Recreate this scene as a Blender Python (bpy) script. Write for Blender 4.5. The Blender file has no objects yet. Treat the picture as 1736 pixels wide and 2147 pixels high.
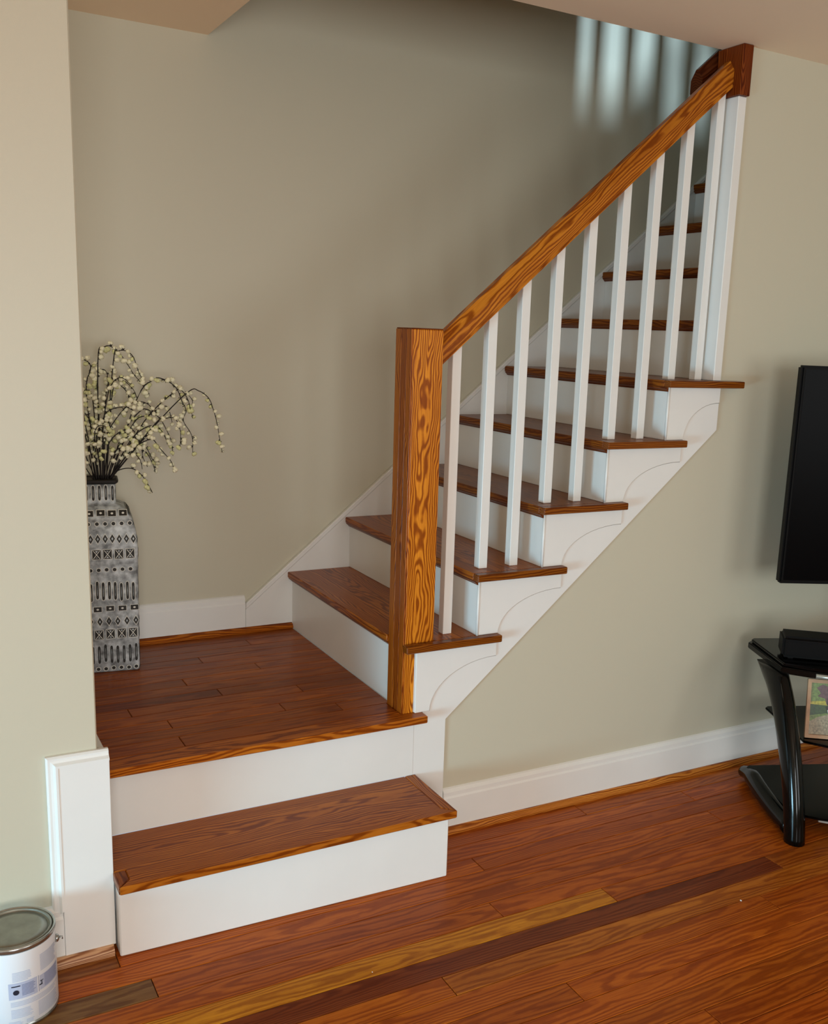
import bpy, bmesh, math, random
from mathutils import Vector, Matrix, noise
random.seed(7)
C = bpy.context.scene.collection
SC = bpy.context.scene

# ------------------------------------------------------------------ camera
cd = bpy.data.cameras.new('camera'); cam = bpy.data.objects.new('camera', cd); C.objects.link(cam)
CW, CH, F = 1736.0, 2147.0, 2108.09
yaw, pitch, roll = -0.53003, -0.21017, 0.04116
fw = Vector((-math.sin(yaw)*math.cos(pitch), math.cos(yaw)*math.cos(pitch), math.sin(pitch)))
rt = Vector((math.cos(yaw), math.sin(yaw), 0)); up = rt.cross(fw)
r2 = rt*math.cos(roll) + up*math.sin(roll); u2 = -rt*math.sin(roll) + up*math.cos(roll)
M = Matrix((r2, u2, -fw)).transposed().to_4x4(); M.translation = Vector((-1.2367, -2.4233, 1.47075))
cam.matrix_world = M
cd.sensor_fit = 'VERTICAL'; cd.sensor_height = 24.0; cd.sensor_width = 24.0*CW/CH
cd.lens = 24.0*F/CH
cd.shift_x = -113.76/CH; cd.shift_y = 75.44/CH
cd.clip_start = 0.05
SC.camera = cam

# ------------------------------------------------------------------ exposure, world, lights
SC.view_settings.view_transform = 'Standard'; SC.view_settings.look = 'None'
SC.view_settings.exposure = -0.08; SC.view_settings.gamma = 1.0
SC.view_settings.use_curve_mapping = False
SC.cycles.use_denoising = True
SC.cycles.max_bounces = 8; SC.cycles.diffuse_bounces = 5
SC.cycles.sample_clamp_indirect = 6.0
wd = bpy.data.worlds.new('world'); SC.world = wd; wd.use_nodes = True
wd.node_tree.nodes['Background'].inputs[0].default_value = (0.75, 0.85, 1.0, 1)
wd.node_tree.nodes['Background'].inputs[1].default_value = 0.6

def area(name, loc, target, sx, sy, power, col, spread=180):
    l = bpy.data.lights.new(name, 'AREA'); l.shape = 'RECTANGLE'; l.size = sx; l.size_y = sy
    l.energy = power; l.color = col; l.spread = math.radians(spread)
    o = bpy.data.objects.new(name, l); C.objects.link(o)
    o.location = loc; o.rotation_euler = (Vector(target)-Vector(loc)).to_track_quat('-Z', 'Y').to_euler()
    return o
# daylight through the rear windows (behind the camera), the side glass door (left) and the upstairs window; plus two added fills
area('rear_window_light', (1.3, -4.93, 1.35), (1.3, 0, 1.35), 1.7, 1.3, 33, (0.96, 0.985, 0.96))
area('rear_window_light_left', (-1.6, -4.93, 1.35), (-1.6, 0, 1.35), 1.3, 1.3, 76, (0.95, 0.985, 0.985))
area('added_side_fill', (-3.33, -3.6, 1.5), (0, -3.0, 1.3), 1.0, 1.2, 3, (0.97, 0.98, 0.93))  # added fill to brighten the risers, no window here
area('side_door_light', (-3.33, -1.45, 0.45), (0, -1.35, 0.30), 1.0, 0.6, 29, (0.44, 0.80, 1.0), 85)
area('added_landing_fill', (-1.38, .42, 1.55), (0, .42, 1.2), 0.45, 0.7, 3.0, (1.0, 0.88, 0.70))  # added warm fill for risers and far wall, landing wall is solid
area('upstairs_window_light', (1.35, -3.1, 3.42), (1.35, 0.9, 2.45), 0.22, 0.9, 10, (0.55, 0.78, 1.0), 36)

# ------------------------------------------------------------------ materials
def srgb(r, g, b):
    f = lambda c: (c/255/12.92) if c/255 <= 0.04045 else ((c/255+0.055)/1.055)**2.4
    return (f(r), f(g), f(b), 1)
def mat(name, col, rough=0.5, metal=0.0, nz=0.0, nscale=8.0, bump=0.0, bscale=300.0, spec=0.5, coat=0.0):
    m = bpy.data.materials.new(name); m.use_nodes = True; nt = m.node_tree; b = nt.nodes['Principled BSDF']
    b.inputs['Base Color'].default_value = col; b.inputs['Roughness'].default_value = rough
    b.inputs['Metallic'].default_value = metal; b.inputs['Specular IOR Level'].default_value = spec
    b.inputs['Coat Weight'].default_value = coat; b.inputs['Coat Roughness'].default_value = 0.08
    tc = nt.nodes.new('ShaderNodeTexCoord')
    n = nt.nodes.new('ShaderNodeTexNoise'); n.inputs['Scale'].default_value = nscale; n.inputs['Detail'].default_value = 4
    nt.links.new(tc.outputs['Object'], n.inputs['Vector'])
    if nz > 0:
        mx = nt.nodes.new('ShaderNodeMix'); mx.data_type = 'RGBA'; mx.blend_type = 'MULTIPLY'
        mr = nt.nodes.new('ShaderNodeMapRange'); mr.inputs['From Min'].default_value = 0.3; mr.inputs['From Max'].default_value = 0.7
        mr.inputs['To Min'].default_value = 1-nz; mr.inputs['To Max'].default_value = 1+nz*0.3
        nt.links.new(n.outputs['Fac'], mr.inputs['Value'])
        mx.inputs[0].default_value = 1; mx.inputs[6].default_value = col
        nt.links.new(mr.outputs[0], mx.inputs[7]); nt.links.new(mx.outputs[2], b.inputs['Base Color'])
    if bump > 0:
        n2 = nt.nodes.new('ShaderNodeTexNoise'); n2.inputs['Scale'].default_value = bscale; n2.inputs['Detail'].default_value = 2
        nt.links.new(tc.outputs['Object'], n2.inputs['Vector'])
        bp = nt.nodes.new('ShaderNodeBump'); bp.inputs['Strength'].default_value = bump; bp.inputs['Distance'].default_value = 0.001
        nt.links.new(n2.outputs['Fac'], bp.inputs['Height']); nt.links.new(bp.outputs[0], b.inputs['Normal'])
    return m

def wood(name, axis, rough=0.3, contrast=0.55, rings=55.0, coat=0.0, warp=0.085, stretch=1.5):
    """oak: colour from the object's own colour, long growth-ring grain along `axis`"""
    m = bpy.data.materials.new(name); m.use_nodes = True; nt = m.node_tree; L = nt.links.new; N = nt.nodes.new
    b = nt.nodes['Principled BSDF']; b.inputs['Roughness'].default_value = rough; b.inputs['Specular IOR Level'].default_value = 0.16
    b.inputs['Coat Weight'].default_value = coat; b.inputs['Coat Roughness'].default_value = 0.15
    tc = N('ShaderNodeTexCoord'); oi = N('ShaderNodeObjectInfo')
    # turn so that the long axis is local X
    sep = N('ShaderNodeSeparateXYZ'); L(tc.outputs['Object'], sep.inputs[0])
    order = {'X': (0, 1, 2), 'Y': (1, 0, 2), 'Z': (2, 0, 1)}[axis]
    cmb = N('ShaderNodeCombineXYZ')
    for i, k in enumerate(order): L(sep.outputs[k], cmb.inputs[i])
    rv = N('ShaderNodeVectorMath'); rv.operation = 'MULTIPLY'
    cr = N('ShaderNodeCombineXYZ'); 
    for i in range(3): L(oi.outputs['Random'], cr.inputs[i])
    L(cr.outputs[0], rv.inputs[0]); rv.inputs[1].default_value = (41.0, 0.05, 0.06)
    ad = N('ShaderNodeVectorMath'); ad.operation = 'ADD'; L(cmb.outputs[0], ad.inputs[0]); L(rv.outputs[0], ad.inputs[1])
    ad2 = N('ShaderNodeVectorMath'); ad2.operation = 'ADD'; L(ad.outputs[0], ad2.inputs[0]); ad2.inputs[1].default_value = (0, -0.025, 0.035)
    # warp varies slowly along the board
    mp = N('ShaderNodeMapping'); mp.inputs['Scale'].default_value = (stretch, 9, 9); L(ad2.outputs[0], mp.inputs[0])
    nz = N('ShaderNodeTexNoise'); nz.inputs['Scale'].default_value = 1.0; nz.inputs['Detail'].default_value = 3; L(mp.outputs[0], nz.inputs['Vector'])
    sb = N('ShaderNodeVectorMath'); sb.operation = 'SUBTRACT'; L(nz.outputs['Color'], sb.inputs[0]); sb.inputs[1].default_value = (0.5, 0.5, 0.5)
    ml = N('ShaderNodeVectorMath'); ml.operation = 'MULTIPLY'; L(sb.outputs[0], ml.inputs[0]); ml.inputs[1].default_value = (0, warp, warp)
    ad3 = N('ShaderNodeVectorMath'); ad3.operation = 'ADD'; L(ad2.outputs[0], ad3.inputs[0]); L(ml.outputs[0], ad3.inputs[1])
    wv = N('ShaderNodeTexWave'); wv.wave_type = 'RINGS'; wv.rings_direction = 'X'; wv.inputs['Scale'].default_value = rings
    wv.inputs['Distortion'].default_value = 1.2; wv.inputs['Detail'].default_value = 2; wv.inputs['Detail Scale'].default_value = 0.6
    L(ad3.outputs[0], wv.inputs['Vector'])
    # fine pores
    mp2 = N('ShaderNodeMapping'); mp2.inputs['Scale'].default_value = (14, 420, 420); L(ad.outputs[0], mp2.inputs[0])
    pn = N('ShaderNodeTexNoise'); pn.inputs['Scale'].default_value = 1.0; pn.inputs['Detail'].default_value = 2; L(mp2.outputs[0], pn.inputs['Vector'])
    # broad tone drift
    mp3 = N('ShaderNodeMapping'); mp3.inputs['Scale'].default_value = (1.6, 22, 22); L(ad.outputs[0], mp3.inputs[0])
    dn = N('ShaderNodeTexNoise'); dn.inputs['Scale'].default_value = 1.0; dn.inputs['Detail'].default_value = 2; L(mp3.outputs[0], dn.inputs['Vector'])
    def rng(src, a, bb, lo, hi):
        r = N('ShaderNodeMapRange'); r.inputs['From Min'].default_value = a; r.inputs['From Max'].default_value = bb
        r.inputs['To Min'].default_value = lo; r.inputs['To Max'].default_value = hi; L(src, r.inputs['Value']); return r.outputs[0]
    g1 = rng(wv.outputs['Fac'], 0.1, 0.75, 1-contrast, 1.08)
    g2 = rng(pn.outputs['Fac'], 0.35, 0.6, 0.80, 1.05)
    g3 = rng(dn.outputs['Fac'], 0.3, 0.7, 0.82, 1.15)
    def mul(a, c):
        q = N('ShaderNodeMath'); q.operation = 'MULTIPLY'; L(a, q.inputs[0]); L(c, q.inputs[1]); return q.outputs[0]
    g = mul(mul(g1, g2), g3)
    # dark grain is redder: raise channel powers
    pr = N('ShaderNodeMath'); pr.operation = 'POWER'; L(g, pr.inputs[0]); pr.inputs[1].default_value = 0.85
    pg = N('ShaderNodeMath'); pg.operation = 'POWER'; L(g, pg.inputs[0]); pg.inputs[1].default_value = 1.25
    pb = N('ShaderNodeMath'); pb.operation = 'POWER'; L(g, pb.inputs[0]); pb.inputs[1].default_value = 1.5
    cc = N('ShaderNodeCombineColor'); L(pr.outputs[0], cc.inputs[0]); L(pg.outputs[0], cc.inputs[1]); L(pb.outputs[0], cc.inputs[2])
    mx = N('ShaderNodeMix'); mx.data_type = 'RGBA'; mx.blend_type = 'MULTIPLY'; mx.inputs[0].default_value = 1
    L(oi.outputs['Color'], mx.inputs[6]); L(cc.outputs[0], mx.inputs[7]); L(mx.outputs[2], b.inputs['Base Color'])
    bp = N('ShaderNodeBump'); bp.inputs['Strength'].default_value = 0.15; bp.inputs['Distance'].default_value = 0.0006
    L(g, bp.inputs['Height']); L(bp.outputs[0], b.inputs['Normal'])
    return m

WALL = mat('wall_paint', srgb(204, 199, 178), 0.42, bump=0.12, bscale=900)
WALLL = WALL
CEIL = mat('ceiling_paint', srgb(250, 228, 200), 0.8, bump=0.1, bscale=700)
WHITE = mat('white_trim_paint', srgb(236, 236, 232), 0.35, nz=0.03, nscale=6)
SHADE_LINE = mat('shade_line_grey', srgb(150, 146, 136), 0.7)  # grey that draws the shade line along the bracket arcs
DKBROWN = mat('dark_brown_matte', srgb(60, 55, 45), 0.9)  # matte dark brown of the wall handrail brackets
W_X = wood('oak_along_x', 'X'); W_Y = wood('oak_along_y', 'Y'); W_Z = wood('oak_along_z', 'Z', contrast=0.62, rings=50, warp=0.10, stretch=2.8)
W_F = wood('oak_floor', 'X', rough=0.30, contrast=0.34, rings=60, warp=0.05)
DARK = mat('subfloor_dark', srgb(30, 12, 5), 0.9)
OAK = (0.40, 0.115, 0.009, 1); OAKD = (0.20, 0.050, 0.008, 1); OAKL = (0.56, 0.20, 0.030, 1)

# ------------------------------------------------------------------ mesh helpers
WO = {}     # object -> world origin
def bx(bm, x0, x1, y0, y1, z0, z1, bev=0.0, mi=0):
    v = [bm.verts.new((x, y, z)) for x in (x0, x1) for y in (y0, y1) for z in (z0, z1)]
    fs = [(0, 1, 3, 2), (4, 6, 7, 5), (0, 4, 5, 1), (2, 3, 7, 6), (0, 2, 6, 4), (1, 5, 7, 3)]
    nf = [bm.faces.new([v[i] for i in f]) for f in fs]
    for f in nf: f.material_index = mi
    if bev > 0:
        es = list({e for f in nf for e in f.edges})
        bmesh.ops.bevel(bm, geom=es, offset=bev, segments=1, affect='EDGES')
def prism(bm, pts, axis, a0, a1, mi=0, bev=0.0):
    """2D polygon extruded along an axis. axis 'Y': pts=(x,z); 'Z': pts=(x,y); 'X': pts=(y,z)"""
    def P(p, a):
        return {'Y': (p[0], a, p[1]), 'Z': (p[0], p[1], a), 'X': (a, p[0], p[1])}[axis]
    A = [bm.verts.new(P(p, a0)) for p in pts]; B = [bm.verts.new(P(p, a1)) for p in pts]
    n = len(pts); fs = [bm.faces.new(A), bm.faces.new(B[::-1])]
    for i in range(n): fs.append(bm.faces.new((A[i], B[i], B[(i+1) % n], A[(i+1) % n])))
    for f in fs: f.material_index = mi
    bmesh.ops.recalc_face_normals(bm, faces=fs)
    if bev > 0:
        es = list({e for f in fs for e in f.edges})
        bmesh.ops.bevel(bm, geom=es, offset=bev, segments=1, affect='EDGES')
def tube(bm, pts, rad, seg=8, mi=0, closed_ends=True, frame=None):
    """sweep; rad: number, list, or list of (a,b) radii with frame=(U,V fixed reference vector)"""
    pts = [Vector(p) for p in pts]; n = len(pts); rings = []
    for i, p in enumerate(pts):
        t = (pts[min(i+1, n-1)]-pts[max(i-1, 0)]).normalized()
        ref = Vector(frame) if frame is not None else (Vector((0, 0, 1)) if abs(t.z) < 0.9 else Vector((1, 0, 0)))
        a = t.cross(ref).normalized(); b = a.cross(t).normalized()
        r = rad[i] if isinstance(rad, (list, tuple)) else rad
        ra, rb = r if isinstance(r, (list, tuple)) else (r, r)
        rings.append([bm.verts.new(p + a*ra*math.cos(2*math.pi*k/seg) + b*rb*math.sin(2*math.pi*k/seg)) for k in range(seg)])
    fs = []
    for i in range(n-1):
        for k in range(seg):
            fs.append(bm.faces.new((rings[i][k], rings[i][(k+1) % seg], rings[i+1][(k+1) % seg], rings[i+1][k])))
    if closed_ends:
        fs.append(bm.faces.new(rings[0][::-1])); fs.append(bm.faces.new(rings[-1]))
    for f in fs: f.material_index = mi; f.smooth = True
    bmesh.ops.recalc_face_normals(bm, faces=fs)
def lathe(bm, prof, cx, cy, seg=64, mi=0, close=False):
    rings = [[bm.verts.new((cx + r*math.cos(2*math.pi*k/seg), cy + r*math.sin(2*math.pi*k/seg), z)) for k in range(seg)] for r, z in prof]
    fs = []
    for i in range(len(rings)-1):
        for k in range(seg):
            f = bm.faces.new((rings[i][k], rings[i][(k+1) % seg], rings[i+1][(k+1) % seg], rings[i+1][k])); f.material_index = mi; f.smooth = True; fs.append(f)
    f = bm.faces.new(rings[0][::-1]); f.material_index = mi; fs.append(f)
    f = bm.faces.new(rings[-1]); f.material_index = mi; fs.append(f)
    return fs
def obj(name, bm, m, parent=None, color=None, origin=None, smooth=False):
    vs = [v.co for v in bm.verts]
    if origin is None:
        origin = Vector([(min(v[i] for v in vs)+max(v[i] for v in vs))/2 for i in range(3)])
    origin = Vector(origin)
    for v in bm.verts: v.co -= origin
    me = bpy.data.meshes.new(name)
    if smooth:
        for f in bm.faces: f.smooth = True
    bm.to_mesh(me); bm.free()
    for q in (m if isinstance(m, (list, tuple)) else [m]): me.materials.append(q)
    o = bpy.data.objects.new(name, me); C.objects.link(o)
    base = Vector((0, 0, 0))
    if parent is not None: o.parent = parent; base = WO[parent]
    o.location = origin - base; WO[o] = origin
    if color: o.color = color
    return o
def tag(o, label, cat, group=None):
    o['label'] = label; o['category'] = cat
    if group: o['group'] = group
    return o
def thing(name, label, cat, loc=(0, 0, 0), group=None, rz=0.0):
    o = bpy.data.objects.new(name, None); C.objects.link(o); o.location = loc; o.rotation_euler.z = rz
    o.empty_display_size = 0.05; WO[o] = Vector(loc); return tag(o, label, cat, group)
def struct(name, bm, m, parent=None, color=None, smooth=False):
    o = obj(name, bm, m, parent, color, smooth=smooth)
    if parent is None: o['kind'] = 'structure'
    return o
NB = bmesh.new
def tint(c, k, hue=0.0):
    return (c[0]*k*(1+hue), c[1]*k, c[2]*k*(1-hue), 1)

# ------------------------------------------------------------------ measures
Z = [0, .2066, .3972, .6069, .7950, .9796, 1.1677, 1.3536, 1.5418, 1.7315, 1.9217, 2.1107]
X = {3: 0.0, 4: .2211, 5: .4372, 6: .6561, 7: .8780, 8: 1.0979, 9: 1.3177, 10: 1.5374, 11: 1.7572, 12: 1.977}
D = .948; ZC = 2.3475; TH = .021; NO = .018; NS = .030; YO = .085
XW, YW = -.868, -.16          # free end and face of the left wall
RX0, RX1, RY0 = -3.4, 3.2, -5.0

# ------------------------------------------------------------------ setting: walls
b = NB()   # wall under and beside the stairs
prism(b, [(.05, 0), (RX1, 0), (RX1, ZC), (1.096, ZC), (1.096, 1.262), (.10, .405), (.05, .38)], 'Y', .006, YO)
struct('wall_near', b, WALL)
b = NB(); bx(b, -1.4, RX1, D, D+.1, 0, 5.0); struct('wall_far', b, WALL)
b = NB(); bx(b, RX0, XW, YW, -.012, 0, ZC, bev=.003); struct('wall_left', b, WALLL)
b = NB(); bx(b, -1.5, -1.4, -.01, D, 0, ZC); struct('wall_landing', b, WALL)
b = NB(); bx(b, RX1, RX1+.1, RY0, D, 0, 5.0); struct('wall_right', b, WALL)
b = NB()   # rear wall with two window openings
wins = [(-2.25, -.95, .7, 2.0), (.45, 2.15, .7, 2.0)]
xs = [RX0, -2.25, -.95, .45, 2.15, RX1]
for i in range(5):
    if i in (1, 3):
        bx(b, xs[i], xs[i+1], RY0-.1, RY0, 0, .7); bx(b, xs[i], xs[i+1], RY0-.1, RY0, 2.0, ZC)
    else: bx(b, xs[i], xs[i+1], RY0-.1, RY0, 0, ZC)
struct('wall_rear', b, WALL)
b = NB()   # side wall with glass door opening
for y0, y1, z0, z1 in ((RY0, -2.1, 0, ZC), (-2.1, -1.0, 1.4, ZC), (-1.0, YW, 0, ZC), (-2.1, -1.0, 0, .1)): bx(b, RX0-.1, RX0, y0, y1, z0, z1)
struct('wall_side', b, WALL)
for i, (x0, x1, z0, z1) in enumerate(wins):
    b = NB(); e = .05; y0, y1 = RY0-.02, RY0+.015
    bx(b, x0-e, x1+e, y0, y1, z1, z1+e); bx(b, x0-e, x1+e, y0, y1, z0-e, z0); bx(b, x0-e, x0, y0, y1, z0, z1); bx(b, x1, x1+e, y0, y1, z0, z1)
    bx(b, (x0+x1)/2-.015, (x0+x1)/2+.015, y0, y0+.02, z0, z1); bx(b, x0, x1, y0, y0+.02, (z0+z1)/2-.015, (z0+z1)/2+.015)
    struct('window_%d' % (i+1), b, WHITE)
# ceilings: room slab, cut away over the flight
b = NB(); prism(b, [(RX0, RY0), (RX1, RY0), (RX1, YO), (-.278, YO), (-.278, D), (-1.4, D), (-1.4, YO), (RX0, YO)], 'Z', ZC, 2.60)
struct('ceiling', b, CEIL)
b = NB(); bx(b, -1.4, RX1, -4.0, D, 4.9, 5.0); struct('ceiling_upper', b, CEIL)
b = NB(); bx(b, -1.5, -1.4, -4.0, D, 2.6, 4.9); bx(b, -1.5, RX1, -4.1, -4.0, 2.6, 4.9); bx(b, -1.4, 1.185, .0, YO, 2.6005, 4.9); struct('wall_upper', b, WALL)

# ------------------------------------------------------------------ floor with its planks
b = NB(); bx(b, RX0, RX1, RY0, 0.006, -.06, -.004)
FL = struct('floor', b, DARK)
PW = .0735; Y0 = -.025
joints = {1: [.988], 2: [-.85, .135, 1.9], 3: [-1.5, .968], 4: [-.797, 1.3], 5: [.062, 1.7], 6: [-1.3, .376], 7: [-1.2, .921], 13: [-.9, .276],
          14: [.580], 8: [-.2, 1.5], 9: [-1.0, .75], 10: [.05, 1.2], 11: [-.6, .95], 12: [-.1, .9], 0: [.6]}
special = {(4, 0): (.17, .075, .022), (6, 0): (.46, .21, .02), (6, 1): (.54, .205, .012), (7, 0): (.22, .055, .010), (7, 1): (.17, .035, .007), (7, 2): (.33, .09, .010),
           (2, 0): (.28, .095, .02), (8, 1): (.40, .12, .012)}
def plank(x0, x1, y0, y1, col, parent, z=0.0, th=.012, m=None, gap=.0008, name='plank'):
    b = NB(); bx(b, x0+gap, x1-gap, y0+gap, y1-gap, z-th, z, bev=.0012)
    return obj(name, b, m or W_F, parent, col)
for i in range(-1, 30):
    y1 = Y0 - PW*i; y0 = y1 - PW
    if i == -1: y1 = .004
    js = joints.get(i)
    if js is None:
        x = RX0 + random.uniform(.3, 1.6); js = []
        while x < RX1-.4: js.append(x); x += random.uniform(.7, 1.9)
    ends = [RX0] + sorted(js) + [RX1]
    for k in range(len(ends)-1):
        if y0 > YW-.03 and ends[k+1] < -.84: continue
        x0, x1 = ends[k], ends[k+1]
        if y0 > YW-.03 and x0 < -.86: x0 = -.86
        c = special.get((i, k))
        if c is None:
            kk = random.uniform(.86, 1.14); c = (.40*kk, .092*kk*random.uniform(.92, 1.08), .007*kk)
        plank(x0, x1, y0, y1, (*c, 1), FL)
b = NB(); bx(b, RX0, RX1, RY0, Y0-PW*30, -.004, -.0005)
o = obj('plank', b, W_F, FL, (.34, .118, .022, 1)); o['kind'] = 'stuff'

# ------------------------------------------------------------------ baseboards, shoes, trims
def base_profile(h, th):   # (depth from wall, z)
    return [(0, 0), (th, 0), (th, h-.030), (th*.78, h-.024), (th*.78, h-.012), (th*.35, h-.003), (0, h)]
b = NB(); prism(b, [(.006-d, z) for d, z in base_profile(.139, .016)], 'X', .130, RX1)
struct('baseboard_near', b, WHITE)
def shoe(name, x0, x1, yw, z0, col, h=.019, d=.017):
    b = NB(); pts = [(yw, z0), (yw-d, z0), (yw-d, z0+h*.35), (yw-d*.8, z0+h*.72), (yw-d*.35, z0+h), (yw, z0+h)]
    prism(b, pts, 'X', x0, x1); return struct(name, b, W_X, None, col)
shoe('trim_1', .050, RX1, -.010, 0, OAKL)
b = NB(); prism(b, [(D-d, .4172+z) for d, z in base_profile(.115, .014)], 'X', -1.4, -.1735); struct('baseboard_far', b, WHITE)
shoe('trim_2', -1.4, -.0005, D, .3977, tint(OAK, 1.1), .0195, .028)
b = NB(); prism(b, [(YW-d, .020+z) for d, z in base_profile(.125, .018)], 'X', RX0, -.9585); struct('baseboard_left', b, WHITE)
o = shoe('trim_3', RX0, -.852, YW-.019, 0, (.62, .36, .20, 1), .022, .018)
# tall trim block wrapped around the free end of the left wall
b = NB()
xl, xr, zt, yf = -.980, -.846, .512, YW-.020
bx(b, xl+.022, xr, yf, YW-.0005, .020, zt-.022, bev=.0012)
def strip(b, pts3, prof):   # profile swept along a mitred polyline in the XZ plane facing -Y
    n = len(pts3); rows = []
    for i, (p, nrm) in enumerate(pts3):
        rows.append([b.verts.new((p[0]+nrm[0]*o_, YW-.0005-d_, p[1]+nrm[1]*o_)) for o_, d_ in prof])
    fs = []
    for i in range(n-1):
        for k in range(len(prof)-1): fs.append(b.faces.new((rows[i][k], rows[i][k+1], rows[i+1][k+1], rows[i+1][k])))
    fs.append(b.faces.new(rows[0])); fs.append(b.faces.new(rows[-1][::-1]))
    bmesh.ops.recalc_face_normals(b, faces=fs)
prof = [(0, 0), (0, .008), (.004, .012), (.009, .012), (.014, .014), (.019, .021), (.024, .021), (.024, 0)]
strip(b, [((xl, .115), (1, 0.9)), ((xl, zt), (1, -1)), ((xr, zt), (0.0, -1))], prof)
struct('trim_4', b, WHITE)
b = NB()   # return of the block on the wall end
bx(b, XW+.0005, xr, YW, -.012, .3985, zt-.022, bev=.001); bx(b, XW+.0005, xr-.006, YW-.006, -.012, zt-.022, zt-.003, bev=.003)
struct('trim_5', b, WHITE)

# ------------------------------------------------------------------ staircase
ST = thing('staircase', 'oak and white painted staircase turning at a square landing', 'staircase', (0, 0, 0))
def part_world(name, b, m, parent, col=None): return obj(name, b, m, parent, col)
def grainy(c, s=.1): return tint(c, random.uniform(1-s, 1+s))
# bottom step (goes out into the room)
b = NB(); prism(b, [(-.842, -.2095), (.024, -.229), (.024, -.002), (-.842, -.002)], 'Z', 0.0008, Z[1]-TH, bev=.003)
part_world('riser', b, WHITE, ST)
tx0, tx1, ty0 = -.848, .034, -.2549
# mitred ends
T1 = NB(); prism(T1, [(tx0+.0005, ty0), (tx1, ty0), (tx1-.0345, ty0+.0345), (tx1-.0345, -.0015), (-.8455, -.0015), (-.8455, -.1812), (tx0+.0285, -.1812), (tx0+.0285, ty0+.0285)], 'Z', Z[1]-TH, Z[1], bev=.002)
t = part_world('tread', T1, W_X, ST, tint(OAK, 1.0))
b = NB(); prism(b, [(tx1+.0003, ty0+.0005), (tx1+.0003, -.0015), (tx1-.0340, -.0015), (tx1-.0340, ty0+.0348)], 'Z', Z[1]-TH, Z[1]+.0002, bev=.002)
part_world('end_return', b, W_Y, t, tint(OAK, .95))
b = NB(); prism(b, [(tx0, ty0+.0005), (tx0+.0280, ty0+.0290), (tx0+.0280, YW-.022), (tx0, YW-.022)], 'Z', Z[1]-TH, Z[1]+.0002, bev=.002)
part_world('end_return', b, W_Y, t, tint(OAKD, 1.1))
# riser under the landing
b = NB(); bx(b, -.866, .0255, -.001, .016, Z[1], Z[2]-TH); part_world('riser', b, WHITE, ST)
# landing
LD = NB(); bx(LD, -1.398, -.001, .0165, D-.001, Z[2]-.05, Z[2]-.012); LD = part_world('landing', LD, DARK, ST)
def lcol(): 
    k = random.uniform(.84, 1.12); return (.32*k, .078*k, .006*k, 1)
lj = {0: [-.62], 1: [-.15], 2: [-.62, -.30], 3: [-.9], 4: [-.70, -.2], 5: [-.428], 6: [-1.0], 7: [-.50], 8: [-.25], 9: [-.8], 10: [-.4], 11: [-.6], 12: [-.2]}
yb = .0337; i = 0; lw = .0622
while yb < D-.002:
    ye = .1037 if i == 0 else min(yb+lw, D-.001)
    ends = [-1.398] + lj.get(i, []) + [-.0005]
    for k in range(len(ends)-1):
        c = (.21, .045, .006, 1) if (i, k) == (5, 0) else lcol()
        x1 = ends[k+1]
        if k == len(ends)-2 and i == 0: x1 = -.0135     # stop at the newel
        plank(ends[k], x1, yb, ye, c, LD, Z[2], .0118, name='floorboard')
    yb = ye; i += 1
b = NB(); prism(b, [(-.845, -.0396), (.0505, -.0396), (.0505, .0060), (-.0128, .0060), (-.0128, .0335), (-1.398, .0335), (-1.398, -.0112), (-.845, -.0112)], 'Z', Z[2]-TH, Z[2]+.0004, bev=.0025)
part_world('landing_nosing', b, W_X, ST, tint(OAK, 1.12))
# main flight
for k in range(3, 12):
    yn = -.0 if k <= 7 else YO+.001
    x0, x1 = X[k], X[k+1]
    ycut = .1035 if k == 3 else yn
    b = NB(); bx(b, x0, x0+.016, (.1035 if k == 3 else yn + (0 if k > 7 else -.002)), D-.0145, Z[k-1]+.0003, Z[k]-TH, bev=.001)
    part_world('riser', b, WHITE, ST)
    n0 = x0-NO; xe = x1+.0155; ye = D-.0145
    if k == 3:
        pts = [(n0, .1035), (.0850, .1035), (.0850, -.001), (xe, -.001), (xe, ye), (n0, ye)]
    elif k <= 6: pts = [(n0, -.001), (xe, -.001), (xe, ye), (n0, ye)]
    elif k == 7: pts = [(n0, -.001), (1.061, -.001), (1.061, YO+.012), (xe, YO+.012), (xe, ye), (n0, ye)]
    else: pts = [(n0, yn), (xe, yn), (xe, ye), (n0, ye)]
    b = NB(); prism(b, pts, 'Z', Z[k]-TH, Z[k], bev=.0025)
    t = part_world('tread', b, W_Y, ST, grainy(OAK if k < 5 else tint(OAK, .68), .06))  # upper treads darkened, the flight's shade put into the colour
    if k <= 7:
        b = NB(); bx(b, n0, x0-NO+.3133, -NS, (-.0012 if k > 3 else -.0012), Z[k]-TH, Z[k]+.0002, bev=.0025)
        part_world('end_return', b, W_X, t, grainy(tint(OAK, .62), .08))  # returns darkened too, shade put into the oak colour
    b = NB()     # cove moulding below the nosing
    c0 = Z[k]-TH; yc = .1035 if k == 3 else (yn-.004 if k <= 7 else yn)
    prism(b, [(x0-NO+.004, c0-.0002), (x0-.0005, c0-.0002), (x0-.0005, c0-.014), (x0-.004, c0-.014), (x0-.008, c0-.009), (x0-NO+.004, c0-.004)], 'Y', yc, ye)
    part_world('cove_moulding', b, W_Y, t, grainy(OAKD, .05))
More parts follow.
